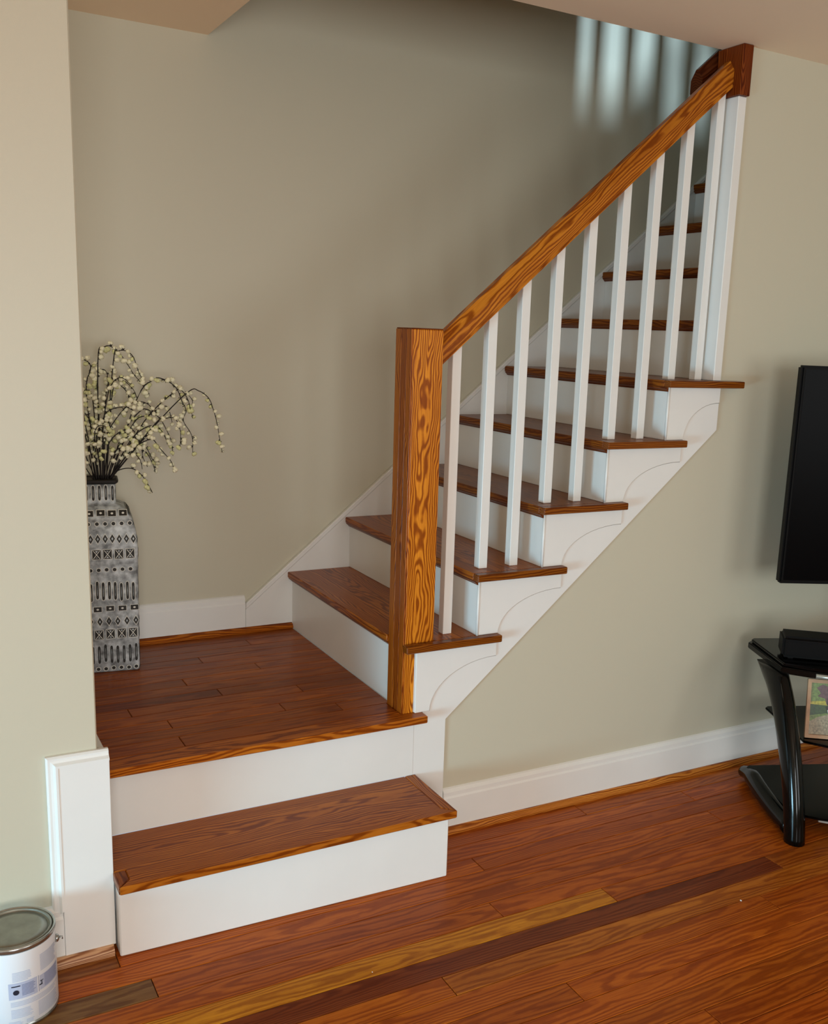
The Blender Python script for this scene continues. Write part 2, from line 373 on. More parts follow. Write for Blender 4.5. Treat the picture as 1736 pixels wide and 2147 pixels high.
# outer stringer
b = NB(); top = [(.0260, Z[2]-.026)]
pts = [(.0262, Z[1]+.0), (.0262, Z[2]-TH-.0006), (.0525, Z[2]-TH-.0006), (.0525, Z[2]+.002), (.0240, Z[2]+.002), (.0240, Z[3]-TH-.0005)]
for k in range(3, 7):
    pts += [(X[k+1], Z[k]-TH-.0005) , (X[k+1], Z[k+1]-TH-.0005)] if False else [(X[k+1]+.0165, Z[k]-TH-.0005), (X[k+1]+.0165, Z[k+1]-TH-.0005)]
pts += [(1.0945, Z[7]-TH-.0005), (1.0945, 1.197), (.129, .362), (.129, .0005), (.0350, .0005), (.0350, Z[1]+.0)]
prism(b, pts, 'Y', -.0005, .0055)
part_world('stringer', b, WHITE, ST)
for k in range(3, 8):   # scrolled brackets
    x0 = X[k] if k > 3 else .0250
    zt_, zb = Z[k]-TH-.0004, Z[k-1]+.0004
    xb, xe = X[k]+.073, X[k]+.292
    if k == 7: xe = 1.094
    zr = zt_-.048
    P_ = [(x0, zb)]
    if k == 3: P_ = [(x0, zb), (.0512, zb), (.0512, zb)]; P_ = [(x0, zb)]
    P_.append((xb, zb))
    for a in range(1, 13):
        th = math.pi/2*a/12
        P_.append((xe - (xe-xb)*math.cos(th), zb + (zr-zb)*math.sin(th)))
    P_ += [(xe, zt_), (x0, zt_)]
    b = NB(); prism(b, P_, 'Y', -.0050, -.0007, bev=.0015)
    br_ = part_world('bracket', b, WHITE, ST)
    b = NB(); tube(b, [(p[0]+.0004, -.0012, p[1]-.0004) for p in P_[1:-2]], .0011, 6); part_world('shade_line', b, SHADE_LINE, br_)  # thin grey tube stands in for the shading line under the arc
    if k > 3:
        b = NB(); tube(b, [(X[k]+.002, -.003, zb), (X[k]+.002, -.003, zt_)], .0042, 8); part_world('corner_bead', b, WHITE, ST)
# skirt board on the far wall
def sk(x): return .628 + (x+.025)*.836
b = NB()
xs_ = [-.172, -.152]; 
prism(b, [(-.1725, .4172), (-.1725, sk(-.1725)-.022), (2.3, sk(2.3)-.022), (2.3, 1.6), (-.001, Z[2]+.001), (-.001, .4172)], 'Y', D-.014, D-.0005)
part_world('skirt_board', b, WHITE, ST)
b = NB()
prism(b, [(-.1725, sk(-.1725)-.022), (-.1725, sk(-.1725)), (2.3, sk(2.3)), (2.3, sk(2.3)-.022)], 'Y', D-.019, D-.0005, bev=.003)
part_world('skirt_cap', b, WHITE, ST)

# ------------------------------------------------------------------ railing
RL = thing('stair_railing', 'oak handrail on nine white square balusters with an oak newel', 'railing', (.036, .055, Z[2]))
nx0, nx1, ny0, ny1 = -.0123, .0841, .0064, .1028
b = NB(); bx(b, nx0+.0045, nx1, ny0, ny1, Z[2]-.0110, 1.476, bev=.002)
nw = part_world('newel_post', b, W_Z, RL, (.70, .245, .018, 1))
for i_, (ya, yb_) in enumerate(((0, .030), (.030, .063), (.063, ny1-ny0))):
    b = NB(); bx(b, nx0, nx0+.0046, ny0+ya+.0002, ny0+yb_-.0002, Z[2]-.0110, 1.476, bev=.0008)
    part_world('shaded_ply', b, W_Z, nw, [(.40, .105, .008, 1), (.30, .070, .006, 1), (.36, .095, .008, 1)][i_])  # plies coloured darker to carry the shade of the left face
b = NB(); bx(b, nx0+.001, nx1-.001, ny0+.001, ny1-.001, 1.476, 1.4795, bev=.0015)
part_world('post_cap', b, W_X, nw, OAKD)
S = .876
def rail(name, x0, x1, yc, zc0, parent, col, half=.031):
    """zc0 = height of the front arris at x0"""
    sec = [(-half, -.051), (-half, -.046), (-half+.002, -.044), (-half+.002, -.041), (-half, -.039), (-half, -.002), (-half+.020, .0265), (half-.020, .0265), (half, -.002), (half, -.039), (half-.002, -.041), (half-.002, -.044), (half, -.046), (half, -.051)]
    b = NB(); A = [b.verts.new((x0, yc+y, zc0+z)) for y, z in sec]; B = [b.verts.new((x1, yc+y, zc0+S*(x1-x0)+z)) for y, z in sec]
    n = len(sec); fs = [b.faces.new(A), b.faces.new(B[::-1])]
    for i in range(n): fs.append(b.faces.new((A[i], B[i], B[(i+1) % n], A[(i+1) % n])))
    bmesh.ops.recalc_face_normals(b, faces=fs)
    # object turned so that the grain runs along the rail
    ang = math.atan(S); c = Vector(((x0+x1)/2, yc, zc0+S*(x1-x0)/2))
    R = Matrix.Rotation(ang, 3, 'Y')
    for v in b.verts: v.co = c + R @ (v.co-c)
    o = obj(name, b, W_X, parent, col, origin=c); o.rotation_euler = (0, -ang, 0); return o
rail('handrail', nx1+.0005, 1.0545, .0515, 1.4305, RL, (.50, .165, .014, 1))
bxs = [.135, .2475, .354, .464, .574, .6895, .803, .912, 1.024]; kk = [3, 4, 4, 5, 5, 6, 6, 7, 7]
for x_, k in zip(bxs, kk):
    w = .0285; y0, y1 = .044, .044+w
    b = NB(); zb = Z[k]+.0004
    zt0 = 1.4305-.0515+S*(x_-nx1); zt1 = zt0+S*w
    prism(b, [(x_, zb), (x_+w, zb), (x_+w, zt1), (x_, zt0)], 'Y', y0, y1, bev=.0012)
    part_world('baluster', b, WHITE, RL)
# white end board on the wall and the oak block above it
b = NB(); bx(b, 1.0625, 1.0955, -.0005, .0955, Z[7]+.0005, 2.2035, bev=.002); part_world('end_board', b, WHITE, RL)
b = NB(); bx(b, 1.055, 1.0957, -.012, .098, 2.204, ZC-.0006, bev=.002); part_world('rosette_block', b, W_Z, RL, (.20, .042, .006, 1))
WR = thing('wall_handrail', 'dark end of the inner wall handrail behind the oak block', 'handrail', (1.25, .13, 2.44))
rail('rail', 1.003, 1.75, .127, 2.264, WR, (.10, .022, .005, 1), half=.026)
for xx in (1.3, 1.6):
    b = NB(); zz = 2.262-.05+S*(xx-1.003); tube(b, [(xx, YO+.0003, zz-.03), (xx, .12, zz-.03), (xx, .135, zz)], .006, 8); part_world('bracket', b, DKBROWN, WR)
# upstairs balustrade along the opening (its stripes of light show on the far wall)
UR = thing('upstairs_balustrade', 'white balustrade on the upper floor along the stair opening', 'railing', (1.3, .04, 2.6))
b = NB(); bx(b, 1.19, 2.7, .035, .075, 3.42, 3.46, bev=.004); part_world('handrail', b, W_X, UR, OAK)
for i in range(12):
    x_ = 1.222+.120*i; b = NB(); bx(b, x_, x_+.050, .032, .077, 2.6003, 3.42); part_world('baluster', b, WHITE, UR)

# ------------------------------------------------------------------ vase (local frame, front face turned to -v)
VC = Vector((-.678, .791, Z[2]+.0008)); vu = Vector((.987, -.158, 0)); vv = Vector((.158, .987, 0)); VA = math.atan2(-.158, .987)
V = thing('floor_vase', 'tall square grey metal vase with stamped tribal bands on the landing', 'vase', VC, rz=VA)
def loc_obj(name, b, m, parent):      # mesh already in the parent's local frame
    me = bpy.data.meshes.new(name); b.to_mesh(me); b.free()
    for q in (m if isinstance(m, (list, tuple)) else [m]): me.materials.append(q)
    o = bpy.data.objects.new(name, me); C.objects.link(o); o.parent = parent; WO[o] = Vector((0, 0, 0)); return o
VM = mat('galvanised_grey', srgb(196, 202, 204), 0.5, metal=0.05, nz=0.75, nscale=46, bump=0.5, bscale=120)
VD = mat('stamped_dark', srgb(34, 31, 26), 0.6); VL = mat('rubbed_edge', srgb(222, 220, 210), 0.5); VB = mat('vase_rim_black', srgb(22, 20, 18), 0.5)
def sqring(b, h, z, r, seg=5):
    vs = []
    for cx, cy, a0 in ((1, 1, 0), (-1, 1, 90), (-1, -1, 180), (1, -1, 270)):
        for s in range(seg+1):
            a = math.radians(a0+90*s/seg); vs.append(b.verts.new((cx*(h-r)+r*math.cos(a), cy*(h-r)+r*math.sin(a), z)))
    return vs
b = NB(); HB = .100
levels = [(.098, 0, .010), (.100, .004, .010), (.102, .25, .010), (.104, .38, .010), (.1035, .412, .012), (.100, .445, .014), (.092, .475, .016), (.078, .500, .016), (.062, .514, .014), (.0475, .519, .010), (.0465, .524, .008), (.0465, .584, .008)]
rings = [sqring(b, *l) for l in levels]
for i in range(len(rings)-1):
    n = len(rings[i])
    for k in range(n):
        f = b.faces.new((rings[i][k], rings[i][(k+1) % n], rings[i+1][(k+1) % n], rings[i+1][k])); f.smooth = True
b.faces.new(rings[0][::-1]); b.faces.new(rings[-1])
loc_obj('body', b, VM, V)
b = NB(); r0 = [sqring(b, h, z, .008) for h, z in ((.047, .580), (.054, .586), (.055, .592), (.050, .594), (.043, .590))]
for i in range(len(r0)-1):
    n = len(r0[i])
    for k in range(n): b.faces.new((r0[i][k], r0[i][(k+1) % n], r0[i+1][(k+1) % n], r0[i+1][k]))
b.faces.new(r0[-1]); b.faces.new(r0[0][::-1])
loc_obj('rim', b, VB, V)
def half_at(z):
    for i in range(len(levels)-1):
        if levels[i][1] <= z <= levels[i+1][1]:
            t_ = (z-levels[i][1])/(levels[i+1][1]-levels[i][1]+1e-9); return levels[i][0]+t_*(levels[i+1][0]-levels[i][0])
    return levels[-1][0]
def glyph(b, face, u, z, poly, lift, mi):
    ca, sa = math.cos(face*math.pi/2), math.sin(face*math.pi/2); vs = []
    for pu, pz in poly:
        h = half_at(z+pz)+lift; x, y = u+pu, -h
        vs.append(b.verts.new((x*ca-y*sa, x*sa+y*ca, z+pz)))
    f = b.faces.new(vs); f.material_index = mi; f.normal_update()
def ell(w, h, n=12): return [(w/2*math.cos(2*math.pi*k/n), h/2*math.sin(2*math.pi*k/n)) for k in range(n)]
def rect(w, h, n=3): return [(-w/2, -h/2+h*k/n) for k in range(n+1)][::-1][::-1][:0] + [(-w/2, -h/2), (w/2, -h/2), (w/2, h/2), (-w/2, h/2)]
def bar(w, h): return [(-w/2, -h/2+w*.6), (-w*.25, -h/2), (w*.25, -h/2), (w/2, -h/2+w*.6), (w/2, h/2-w*.6), (w*.25, h/2), (-w*.25, h/2), (-w/2, h/2-w*.6)]
def dia(w, h): return [(0, -h/2), (w/2, 0), (0, h/2), (-w/2, 0)]
m_ = 1/652.0
bands = [('oval', .9685-.397, 12*m_, 4, .0465), ('square', .497, 21*m_, 4, .075), ('dot', .4675, 15.5*m_, 6, .093), ('diamond', .4215, 13.3*m_, 7, .100),
         ('cross', .3745, 21*m_, 4, .1), ('dot', .3265, 15*m_, 6, .1), ('bar', .2585, 11.3*m_, 8, .1), ('square', .2035, 23*m_, 4, .1), ('diamond', .1635, 17*m_, 5, .1),
         ('cross', .1225, 21.5*m_, 4, .1), ('barlow', .0575, 11.7*m_, 8, .1), ('dot', .0115, 14.5*m_, 6, .1)]
rv = random.Random(3)
for kind, zc, pitch, n, hw in bands:
    b = NB()
    if kind == 'oval': zc = .553
    for face in range(4):
        cnt = int((2*hw-.016)/pitch)+1
        for j in range(cnt):
            u = (j-(cnt-1)/2)*pitch + rv.uniform(-.0006, .0006); dz = rv.uniform(-.0012, .0012) + (.004 if kind in ('bar', 'barlow') else 0)*rv.uniform(-1, 1)
            L1, L2, L3 = (.0004, .0009, .0014) if zc not in (.497,) else (.0032, .0037, .0042)
            def G(p, l, m): glyph(b, face, u, zc+dz, p, l, m)
            if kind == 'oval': G(bar(.0105, .050), L1, 1); G(bar(.0074, .046), L2, 0); G(ell(.0018, .030), L3, 2)
            if kind == 'dot': G(ell(.0150, .0145), L1, 1); G(ell(.0112, .0108), L2, 0)
            if kind == 'diamond': G(dia(.0190, .034), L1, 1); G(dia(.0155, .027), L2, 0); G(dia(.006, .010), L3, 2)
            if kind == 'square': G(rect(.0255, .0185), L1, 1); G(rect(.0225, .0155), L2, 0); G(ell(.008, .006, 8), L3, 1)
            if kind == 'cross':
                G(rect(.0270, .0320), L1, 1); G(rect(.0240, .0285), L2, 0)
                w_, h_ = .0105, .0125; t_ = .0012
                G([(-w_, -h_), (-w_+2*t_, -h_), (w_, h_), (w_-2*t_, h_)], L3, 1); G([(w_, -h_), (w_-2*t_, -h_), (-w_, h_), (-w_+2*t_, h_)][::-1], L3+.0002, 1)
                for q in (-1, 1): G([(-.004, q*.0115), (.004, q*.0115), (0, q*.006)][::(1 if q < 0 else -1)], L3, 2)
            if kind in ('bar', 'barlow'): G(bar(.0112, .060), L1, 1 if kind == 'bar' else 2); G(bar(.0078, .056), L2, 0); G(ell(.0016, .036), L3, 2)
    bmesh.ops.recalc_face_normals(b, faces=b.faces)
    loc_obj('stamped_band', b, [VD, VL, VM], V)['kind'] = 'stuff'

# ------------------------------------------------------------------ blossom branches (each a thing)
BR = mat('twig_dark', srgb(28, 18, 14), 0.7, nz=.3, nscale=60); BUD = mat('cream_bud', srgb(244, 240, 208), 0.6, nz=.12, nscale=90); CAL = mat('calyx_dark', srgb(30, 20, 15), 0.8)
BG = mat('greenish_bud', srgb(222, 222, 165), 0.6, nz=.12, nscale=90)
def bud_mesh(seed, green):
    rr = random.Random(seed); b = NB()
    for q in range(3):
        d = Vector((rr.uniform(-.5, .5), rr.uniform(-.5, .5), rr.uniform(.5, 1))).normalized()
        c = d*.0060; ma = Matrix.Translation(c) @ d.to_track_quat('Z', 'Y').to_matrix().to_4x4() @ Matrix.Diagonal((1, 1, 1.35, 1))
        r = bmesh.ops.create_icosphere(b, subdivisions=1, radius=rr.uniform(.0045, .0062), matrix=ma)
        for v in r['verts']:
            for f in v.link_faces: f.material_index = 0; f.smooth = True
    for q in range(4):
        a = q*1.57; tip = Vector((math.cos(a)*.0062, math.sin(a)*.0062, .002)); w = Vector((-math.sin(a), math.cos(a), 0))*.0026
        f = b.faces.new([b.verts.new(x) for x in (w, tip, -w, Vector((0, 0, -.0045)))]); f.material_index = 1
    me = bpy.data.meshes.new('blossom'); b.to_mesh(me); b.free(); me.materials.append(BG if green else BUD); me.materials.append(CAL); return me
BM = [bud_mesh(i, i % 4 == 3) for i in range(8)]
def zp(pts, dv0, dv1):     # pixel-like sketch of a branch on the vase's plane -> vase-local metres
    out = []; n = len(pts)
    for i, (a, c) in enumerate(pts):
        px, py = 160+a/5.106, 700+c/5.106; t_ = i/(n-1)
        out.append(Vector(((px-224)/640, dv0+(dv1-dv0)*t_, .588+(1012-py)/640)))
    return out
def smooth(pts, k=5):
    out = []
    for i in range(len(pts)-1):
        p0, p1, p2, p3 = pts[max(i-1, 0)], pts[i], pts[i+1], pts[min(i+2, len(pts)-1)]
        for s in range(k):
            t_ = s/k; out.append(.5*((2*p1)+(p2-p0)*t_+(2*p0-5*p1+4*p2-p3)*t_*t_+(3*p1-p0-3*p2+p3)*t_**3))
    return out+[pts[-1]]
GRP = 'white blossom branches in the grey vase'
def branch(path, label, budstart=.35, step=.017, twigs=(), r=.0015, seed=0, grp=True, gname=GRP):
    rr = random.Random(seed); p = smooth(path); 
    wl = [VC + vu*q.x + vv*q.y + Vector((0, 0, q.z)) for q in p]
    T = thing('blossom_branch', label, 'branch', wl[0], gname if grp else None)
    b = NB(); n = len(wl); tube(b, wl, [r*(1.25-.65*i/n) for i in range(n)], 5)
    allp = [(wl, budstart)]
    for tw in twigs:
        q = [VC + vu*a.x + vv*a.y + Vector((0, 0, a.z)) for a in smooth(tw, 4)]
        tube(b, q, [r*.6]*len(q), 4); allp.append((q, .12))
    obj('stem', b, BR, T)
    for pl, bs in allp:
        Ls = [0]
        for i in range(1, len(pl)): Ls.append(Ls[-1]+(pl[i]-pl[i-1]).length)
        s = bs*Ls[-1]
        while s < Ls[-1]:
            i = max(j for j in range(len(Ls)) if Ls[j] <= s); i = min(i, len(pl)-2)
            t_ = (s-Ls[i])/(Ls[i+1]-Ls[i]+1e-9); pos = pl[i].lerp(pl[i+1], t_); tg = (pl[i+1]-pl[i]).normalized()
            d = Vector((rr.uniform(-1, 1), rr.uniform(-1, 1), rr.uniform(-1, 1))); d = (d-tg*d.dot(tg)).normalized()*.9+tg*.5
            o = bpy.data.objects.new('blossom', rr.choice(BM)); C.objects.link(o); o.parent = T
            o.location = pos + d.normalized()*.0035 - WO[T]; o.rotation_euler = d.to_track_quat('Z', 'Y').to_euler(); sc = rr.uniform(.95, 1.4); o.scale = (sc, sc, sc)
            s += step*rr.uniform(.6, 1.4)
    return T
br = branch
br(zp([(430, 1600), (900, 1020), (1210, 700), (1310, 690), (1400, 755), (1440, 860), (1475, 1000), (1500, 1180), (1520, 1300)], 0, -.06), 'longest blossom branch, drooping furthest right of the vase', .68, .017, seed=1, grp=False)
br(zp([(440, 1600), (720, 780), (870, 600), (960, 580), (1090, 660), (1150, 800), (1190, 900), (1160, 1000), (1240, 1150), (1245, 1320)], .02, .0), 'blossom branch arching right with a tip below the second-highest arch', .48, .016,
   [zp([(1180, 700), (1250, 790), (1240, 880), (1250, 970)], .0, .0)], seed=2, grp=False)
br(zp([(350, 1600), (345, 900), (365, 350), (410, 290), (480, 275), (570, 350), (650, 470), (690, 540), (760, 630), (840, 740)], -.01, .05), 'tallest blossom branch, rising upright then arching right', .46, .016, seed=3, grp=False)
br(zp([(400, 1600), (440, 1000), (510, 370), (550, 320), (620, 315), (690, 370), (740, 520), (800, 650)], 0, .02), 'second tallest blossom branch, its small arch beside the tallest', .5, .016, seed=4, grp=False)
br(zp([(440, 1610), (510, 1500), (640, 1475), (730, 1535), (790, 1630), (830, 1710)], 0, -.05), 'short lowest blossom branch drooping just right of the vase rim', .45, .014, seed=5, grp=False)
MIDL = 'cream blossom branch leaning left, its tip close to the edge of the left wall'
MIDC = 'cream blossom branch in the crowded centre, ending above the vase neck'
MIDR = 'cream blossom branch hanging right, its tip below the second-highest arches'
mids = [
 [(300, 1600), (230, 1100), (180, 760), (100, 560), (20, 520)], [(280, 1600), (200, 1000), (110, 600), (60, 440)], [(320, 1600), (240, 740), (290, 470), (200, 400), (150, 440), (140, 560)],
 [(340, 1600), (350, 1000), (350, 560), (400, 505), (440, 540), (450, 640), (480, 760)], [(380, 1600), (410, 900), (450, 640), (500, 600), (580, 600), (680, 690), (720, 780)],
 [(400, 1600), (440, 1150), (490, 700), (560, 660), (630, 740), (640, 860), (600, 960)], [(420, 1600), (560, 1160), (740, 910), (830, 900), (930, 980), (990, 1090), (1040, 1220), (1050, 1360)],
 [(430, 1600), (700, 1250), (900, 1000), (960, 970), (1060, 960), (1110, 1080), (1100, 1240)], [(430, 1600), (780, 1000), (1070, 700), (1140, 690), (1190, 780), (1200, 860)],
 [(430, 1600), (640, 1300), (830, 1180), (900, 1250), (960, 1320), (1020, 1400), (1045, 1490)], [(420, 1600), (600, 1350), (700, 1290), (790, 1330), (850, 1440), (880, 1540)],
 [(400, 1600), (500, 1300), (620, 1160), (720, 1200), (800, 1290), (850, 1400), (920, 1430)], [(330, 1600), (300, 1250), (260, 1000), (180, 900), (110, 960), (90, 1060)],
 [(300, 1600), (230, 1400), (170, 1250), (110, 1230), (80, 1330)], [(360, 1600), (380, 1250), (380, 1000), (430, 900), (520, 860), (600, 850), (660, 880)],
 [(370, 1600), (400, 1200), (520, 970), (660, 830), (780, 820), (860, 880), (900, 960)], [(380, 1600), (430, 1250), (540, 1120), (640, 1090), (700, 1140), (740, 1240), (760, 1380), (800, 1480)],
 [(350, 1600), (330, 1350), (300, 1150), (330, 1050), (400, 1040), (440, 1110)], [(310, 1600), (270, 1350), (210, 1150), (160, 1080), (100, 1130)], [(280, 1600), (210, 1480), (150, 1400), (120, 1460)],
 [(380, 1600), (460, 1350), (540, 1270), (640, 1300), (720, 1380), (740, 1480)], [(350, 1600), (310, 1000), (290, 750), (240, 690), (190, 740), (200, 840)],
 [(420, 1600), (640, 1200), (800, 1060), (900, 1060), (960, 1130), (990, 1230)], [(360, 1600), (380, 1100), (430, 760), (480, 620), (560, 560), (640, 620)],
 [(400, 1600), (560, 1250), (700, 1000), (820, 950), (900, 900), (1000, 860), (1040, 940), (1060, 1040)], [(330, 1600), (290, 1300), (320, 1220), (400, 1190)]]
for i, pth in enumerate(mids):
    rr = random.Random(100+i); d = rr.uniform(-.11, .05)
    tipx = pth[-1][0]
    lb = MIDL if tipx < 300 else (MIDC if tipx < 800 else MIDR)
    br(zp(pth, rr.uniform(-.02, .02), d), lb, .30, .0165, seed=200+i, gname=lb.split(',')[0] + ' in the vase')

# ------------------------------------------------------------------ paint can
PX, PY, PR, PH = -1.073, -.288, .083, .190
MET = mat('tin_metal', srgb(175, 178, 175), 0.22, metal=0.9, nz=.2, nscale=30); PAP = mat('can_label_white', srgb(222, 224, 228), 0.4)
INK = mat('label_print_grey', srgb(120, 130, 165), 0.5); INKD = mat('label_print_dark', srgb(25, 30, 48), 0.5); INKP = mat('label_print_pale', srgb(178, 186, 208), 0.5)
LIDM = mat('lid_metal_dull', srgb(150, 152, 142), 0.38, metal=0.75, nz=.25, nscale=25)
PC = thing('paint_can', 'gallon paint can with white printed label by the left wall', 'can', (PX, PY, 0))
b = NB(); lathe(b, [(PR-.003, .0005), (PR, .002), (PR, .006), (PR-.002, .008), (PR-.002, PH-.012), (PR, PH-.010), (PR+.001, PH-.004), (PR, PH), (PR-.003, PH+.0005), (PR-.005, PH-.002), (PR-.006, PH-.010)], PX, PY); obj('body', b, MET, PC)
b = NB(); lathe(b, [(PR-.0018, .0082), (PR-.0008, .010), (PR-.0008, PH-.015), (PR-.0018, PH-.013)], PX, PY); lab = obj('label', b, PAP, PC)
b = NB(); lathe(b, [(PR-.0065, PH-.009), (PR-.0065, PH-.001), (PR-.009, PH+.001), (PR-.011, PH-.001), (PR-.0125, PH-.007), (PR-.015, PH-.007), (PR-.0165, PH-.003), (PR-.030, PH-.0022)], PX, PY); obj('lid', b, LIDM, PC)
def crect(b, t0, t1, z0, z1, r, mi):
    n = max(2, int(abs(t1-t0)/6)+1)
    for i in range(n):
        a0, a1 = math.radians(t0+(t1-t0)*i/n), math.radians(t0+(t1-t0)*(i+1)/n)
        f = b.faces.new([b.verts.new((PX+r*math.cos(a), PY+r*math.sin(a), z)) for a, z in ((a0, z0), (a1, z0), (a1, z1), (a0, z1))]); f.material_index = mi
b = NB(); rr = random.Random(5); R0 = PR-.0005
def para(t0, t1, z1, z0, mi, dz=.0032, h=.0013):
    z = z1
    while z > z0: crect(b, t0, t0+(t1-t0)*rr.uniform(.8, 1.0), z-h, z, R0+.0002, mi); z -= dz
# angles: -90 faces -Y, camera side; right side of the can around -30
para(-100, -74, .134, .112, 2); para(-60, -22, .156, .118, 2, .0028)
crect(b, -62, -20, .074, .108, R0, 2); crect(b, -64, -63.2, .072, .110, R0, 0); crect(b, -106, -66, .072, .110, R0, 2)
para(-88, -68, .104, .078, 0, .0030, .0016); para(-54, -22, .106, .078, 0, .0030, .0014)
crect(b, -102, -90, .101, .1035, R0+.0003, 1)
cx_ = -96
for k in range(12): 
    a0 = 2*math.pi*k/12; a1 = 2*math.pi*(k+1)/12
    f = b.faces.new([b.verts.new((PX+(R0+.0005)*math.cos(math.radians(cx_+u_)), PY+(R0+.0005)*math.sin(math.radians(cx_+u_)), .088+w_)) for u_, w_ in ((0, 0), (4.2*math.cos(a0), .006*math.sin(a0)), (4.2*math.cos(a1), .006*math.sin(a1)))]); f.material_index = 1
crect(b, -62, -56, .0945, .096, R0+.0005, 1); crect(b, -59.6, -58.2, .087, .0945, R0+.0005, 1); crect(b, -63, -57.8, .0855, .088, R0+.0005, 1)
for t0, t1, z1, z0 in ((-104, -20, .066, .056), (-104, -72, .048, .028), (-66, -24, .050, .016), (-108, -88, .020, .012), (-84, -72, .020, .012)): para(t0, t1, z1, z0, 2, .0031)
bmesh.ops.recalc_face_normals(b, faces=b.faces)
obj('printed_text', b, [INK, INKD, INKP], lab)['kind'] = 'stuff'
ea = math.radians(-12); ex, ey = PX+PR*math.cos(ea), PY+PR*math.sin(ea)
b = NB(); er = Vector((math.cos(ea), math.sin(ea), 0)); ec = Vector((ex, ey, PH-.038))
tube(b, [ec-er*.001, ec+er*.004, ec+er*.0065], [.009, .008, .004], 12); ear = obj('handle_ear', b, MET, PC)
b = NB(); tube(b, [ec+er*.0045, ec+er*.013+Vector((0, 0, .002)), ec+er*.0125+Vector((0, 0, -.004))], .0016, 6); obj('handle_hook', b, MET, ear)
b = NB(); pth = []    # wire bail lying down against the far side
for k in range(17):
    a = ea+math.pi*k/16; pth.append((PX+(PR+.010)*math.cos(a), PY+(PR+.010)*math.sin(a), PH-.036-.055*math.sin(math.pi*k/16)))
tube(b, pth, .0015, 6); obj('handle', b, MET, PC)

# ------------------------------------------------------------------ television stand
GB = mat('black_gloss', srgb(6, 6, 5), 0.12, spec=0.22); GG = mat('black_glass', srgb(4, 4, 4), 0.15, spec=0.15); SIL = mat('silver_bar', srgb(200, 196, 184), 0.3, metal=0.7)
MATB = mat('black_plastic', srgb(4, 4, 4), 0.5, spec=0.12); SLV = mat('silver_edge', srgb(165, 155, 145), 0.4, metal=0.4)
su = Vector((.924, -.382, 0)); sd = Vector((.382, .924, 0)); S0 = Vector((1.071, -.516, 0))
TS = thing('tv_stand', 'glossy black television stand with glass shelves and curved side columns', 'tv stand', S0)
def sp(u, d, z): return S0 + su*u + sd*d + Vector((0, 0, z))
WIDTH = 1.05
def plate(name, pts, z0, z1, m, parent=TS):
    b = NB(); A = [b.verts.new(sp(u, d, z0)) for u, d in pts]; B = [b.verts.new(sp(u, d, z1)) for u, d in pts]; n = len(pts)
    fs = [b.faces.new(A), b.faces.new(B[::-1])] + [b.faces.new((A[i], B[i], B[(i+1) % n], A[(i+1) % n])) for i in range(n)]
    bmesh.ops.recalc_face_normals(b, faces=fs)
    bmesh.ops.bevel(b, geom=list(b.edges), offset=min(.003, (z1-z0)*.3), segments=2, affect='EDGES')
    return obj(name, b, m, parent)
def bowed(ul, dl, db, cf, inset=0.0, dr=None):
    """outline: back edge, chamfered left side, bowed front"""
    n = 14; L_ = ul; R_ = WIDTH-ul; pts = [(L_-.0, db), (L_+.004, db-.0)]
    pts = [(L_, db-.012), (L_+.012, db), (R_-.012, db), (R_, db-.012)]
    for k in range(n+1):
        t_ = k/n; u = R_-inset-(R_-L_-2*inset)*t_; pts.append((u, dl-cf*math.sin(math.pi*t_)**.8 if 0 < t_ < 1 else dl))
    return pts
plate('top_shelf', bowed(.005, .205, .470, .165, .0), .490, .500, GG)
plate('top_frame', bowed(-.004, .200, .474, .150, .0), .468, .4885, GB)
plate('middle_shelf', bowed(.062, .135, .432, .165, .0), .262, .270, GG)
plate('bottom_shelf', bowed(.012, .075, .420, .150, .0), .052, .060, GG)
for side in (0, 1):
    f_ = (lambda u: u) if side == 0 else (lambda u: WIDTH-u)
    cp = [(.0, -.003, -.02), (.0, .012, .055), (.0, .045, .150), (.0, .097, .262), (.0, .155, .360), (.0, .215, .430), (.0, .262, .4675), (.0, .32, .505)]
    b = NB(); rad = [(.031, .034), (.031, .035), (.031, .038), (.031, .044), (.031, .050), (.031, .056), (.031, .062), (.031, .062)]
    tube(b, smooth([sp(f_(u), d, z) for u, d, z in cp], 4), [rad[7] if i//4 >= 7 else tuple(rad[i//4][j]+(rad[i//4+1][j]-rad[i//4][j])*(i % 4)/4 for j in (0, 1)) for i in range(29)], 20, frame=sd)
    for zc_, nn in ((.4677, (0, 0, 1)), (.0006, (0, 0, -1))):
        g = bmesh.ops.bisect_plane(b, geom=list(b.verts)+list(b.edges)+list(b.faces), plane_co=(0, 0, zc_), plane_no=nn, clear_outer=True)
        ee = [e for e in g['geom_cut'] if isinstance(e, bmesh.types.BMEdge)]
        bmesh.ops.contextual_create(b, geom=ee)
    obj('column', b, GB, TS)
    fp = [(.025, .440, .026), (.018, .38, .040), (.004, .27, .040), (-.002, .15, .034), (.0, .03, .030)]
    b = NB(); tube(b, smooth([sp(f_(u), d, z) for u, d, z in fp], 4), [(.026, .022)]*5 + [(.028, .030)]*8+[(.028, .029)]*4, 14)
    obj('foot', b, GB, TS)
b = NB(); n = 16; tube(b, [sp(.085+(WIDTH-.17)*k/n, .200-.150*math.sin(math.pi*(.08+.84*k/n))**.8-.006, .478) for k in range(n+1)], .0075, 10); obj('trim_bar', b, SIL, TS)
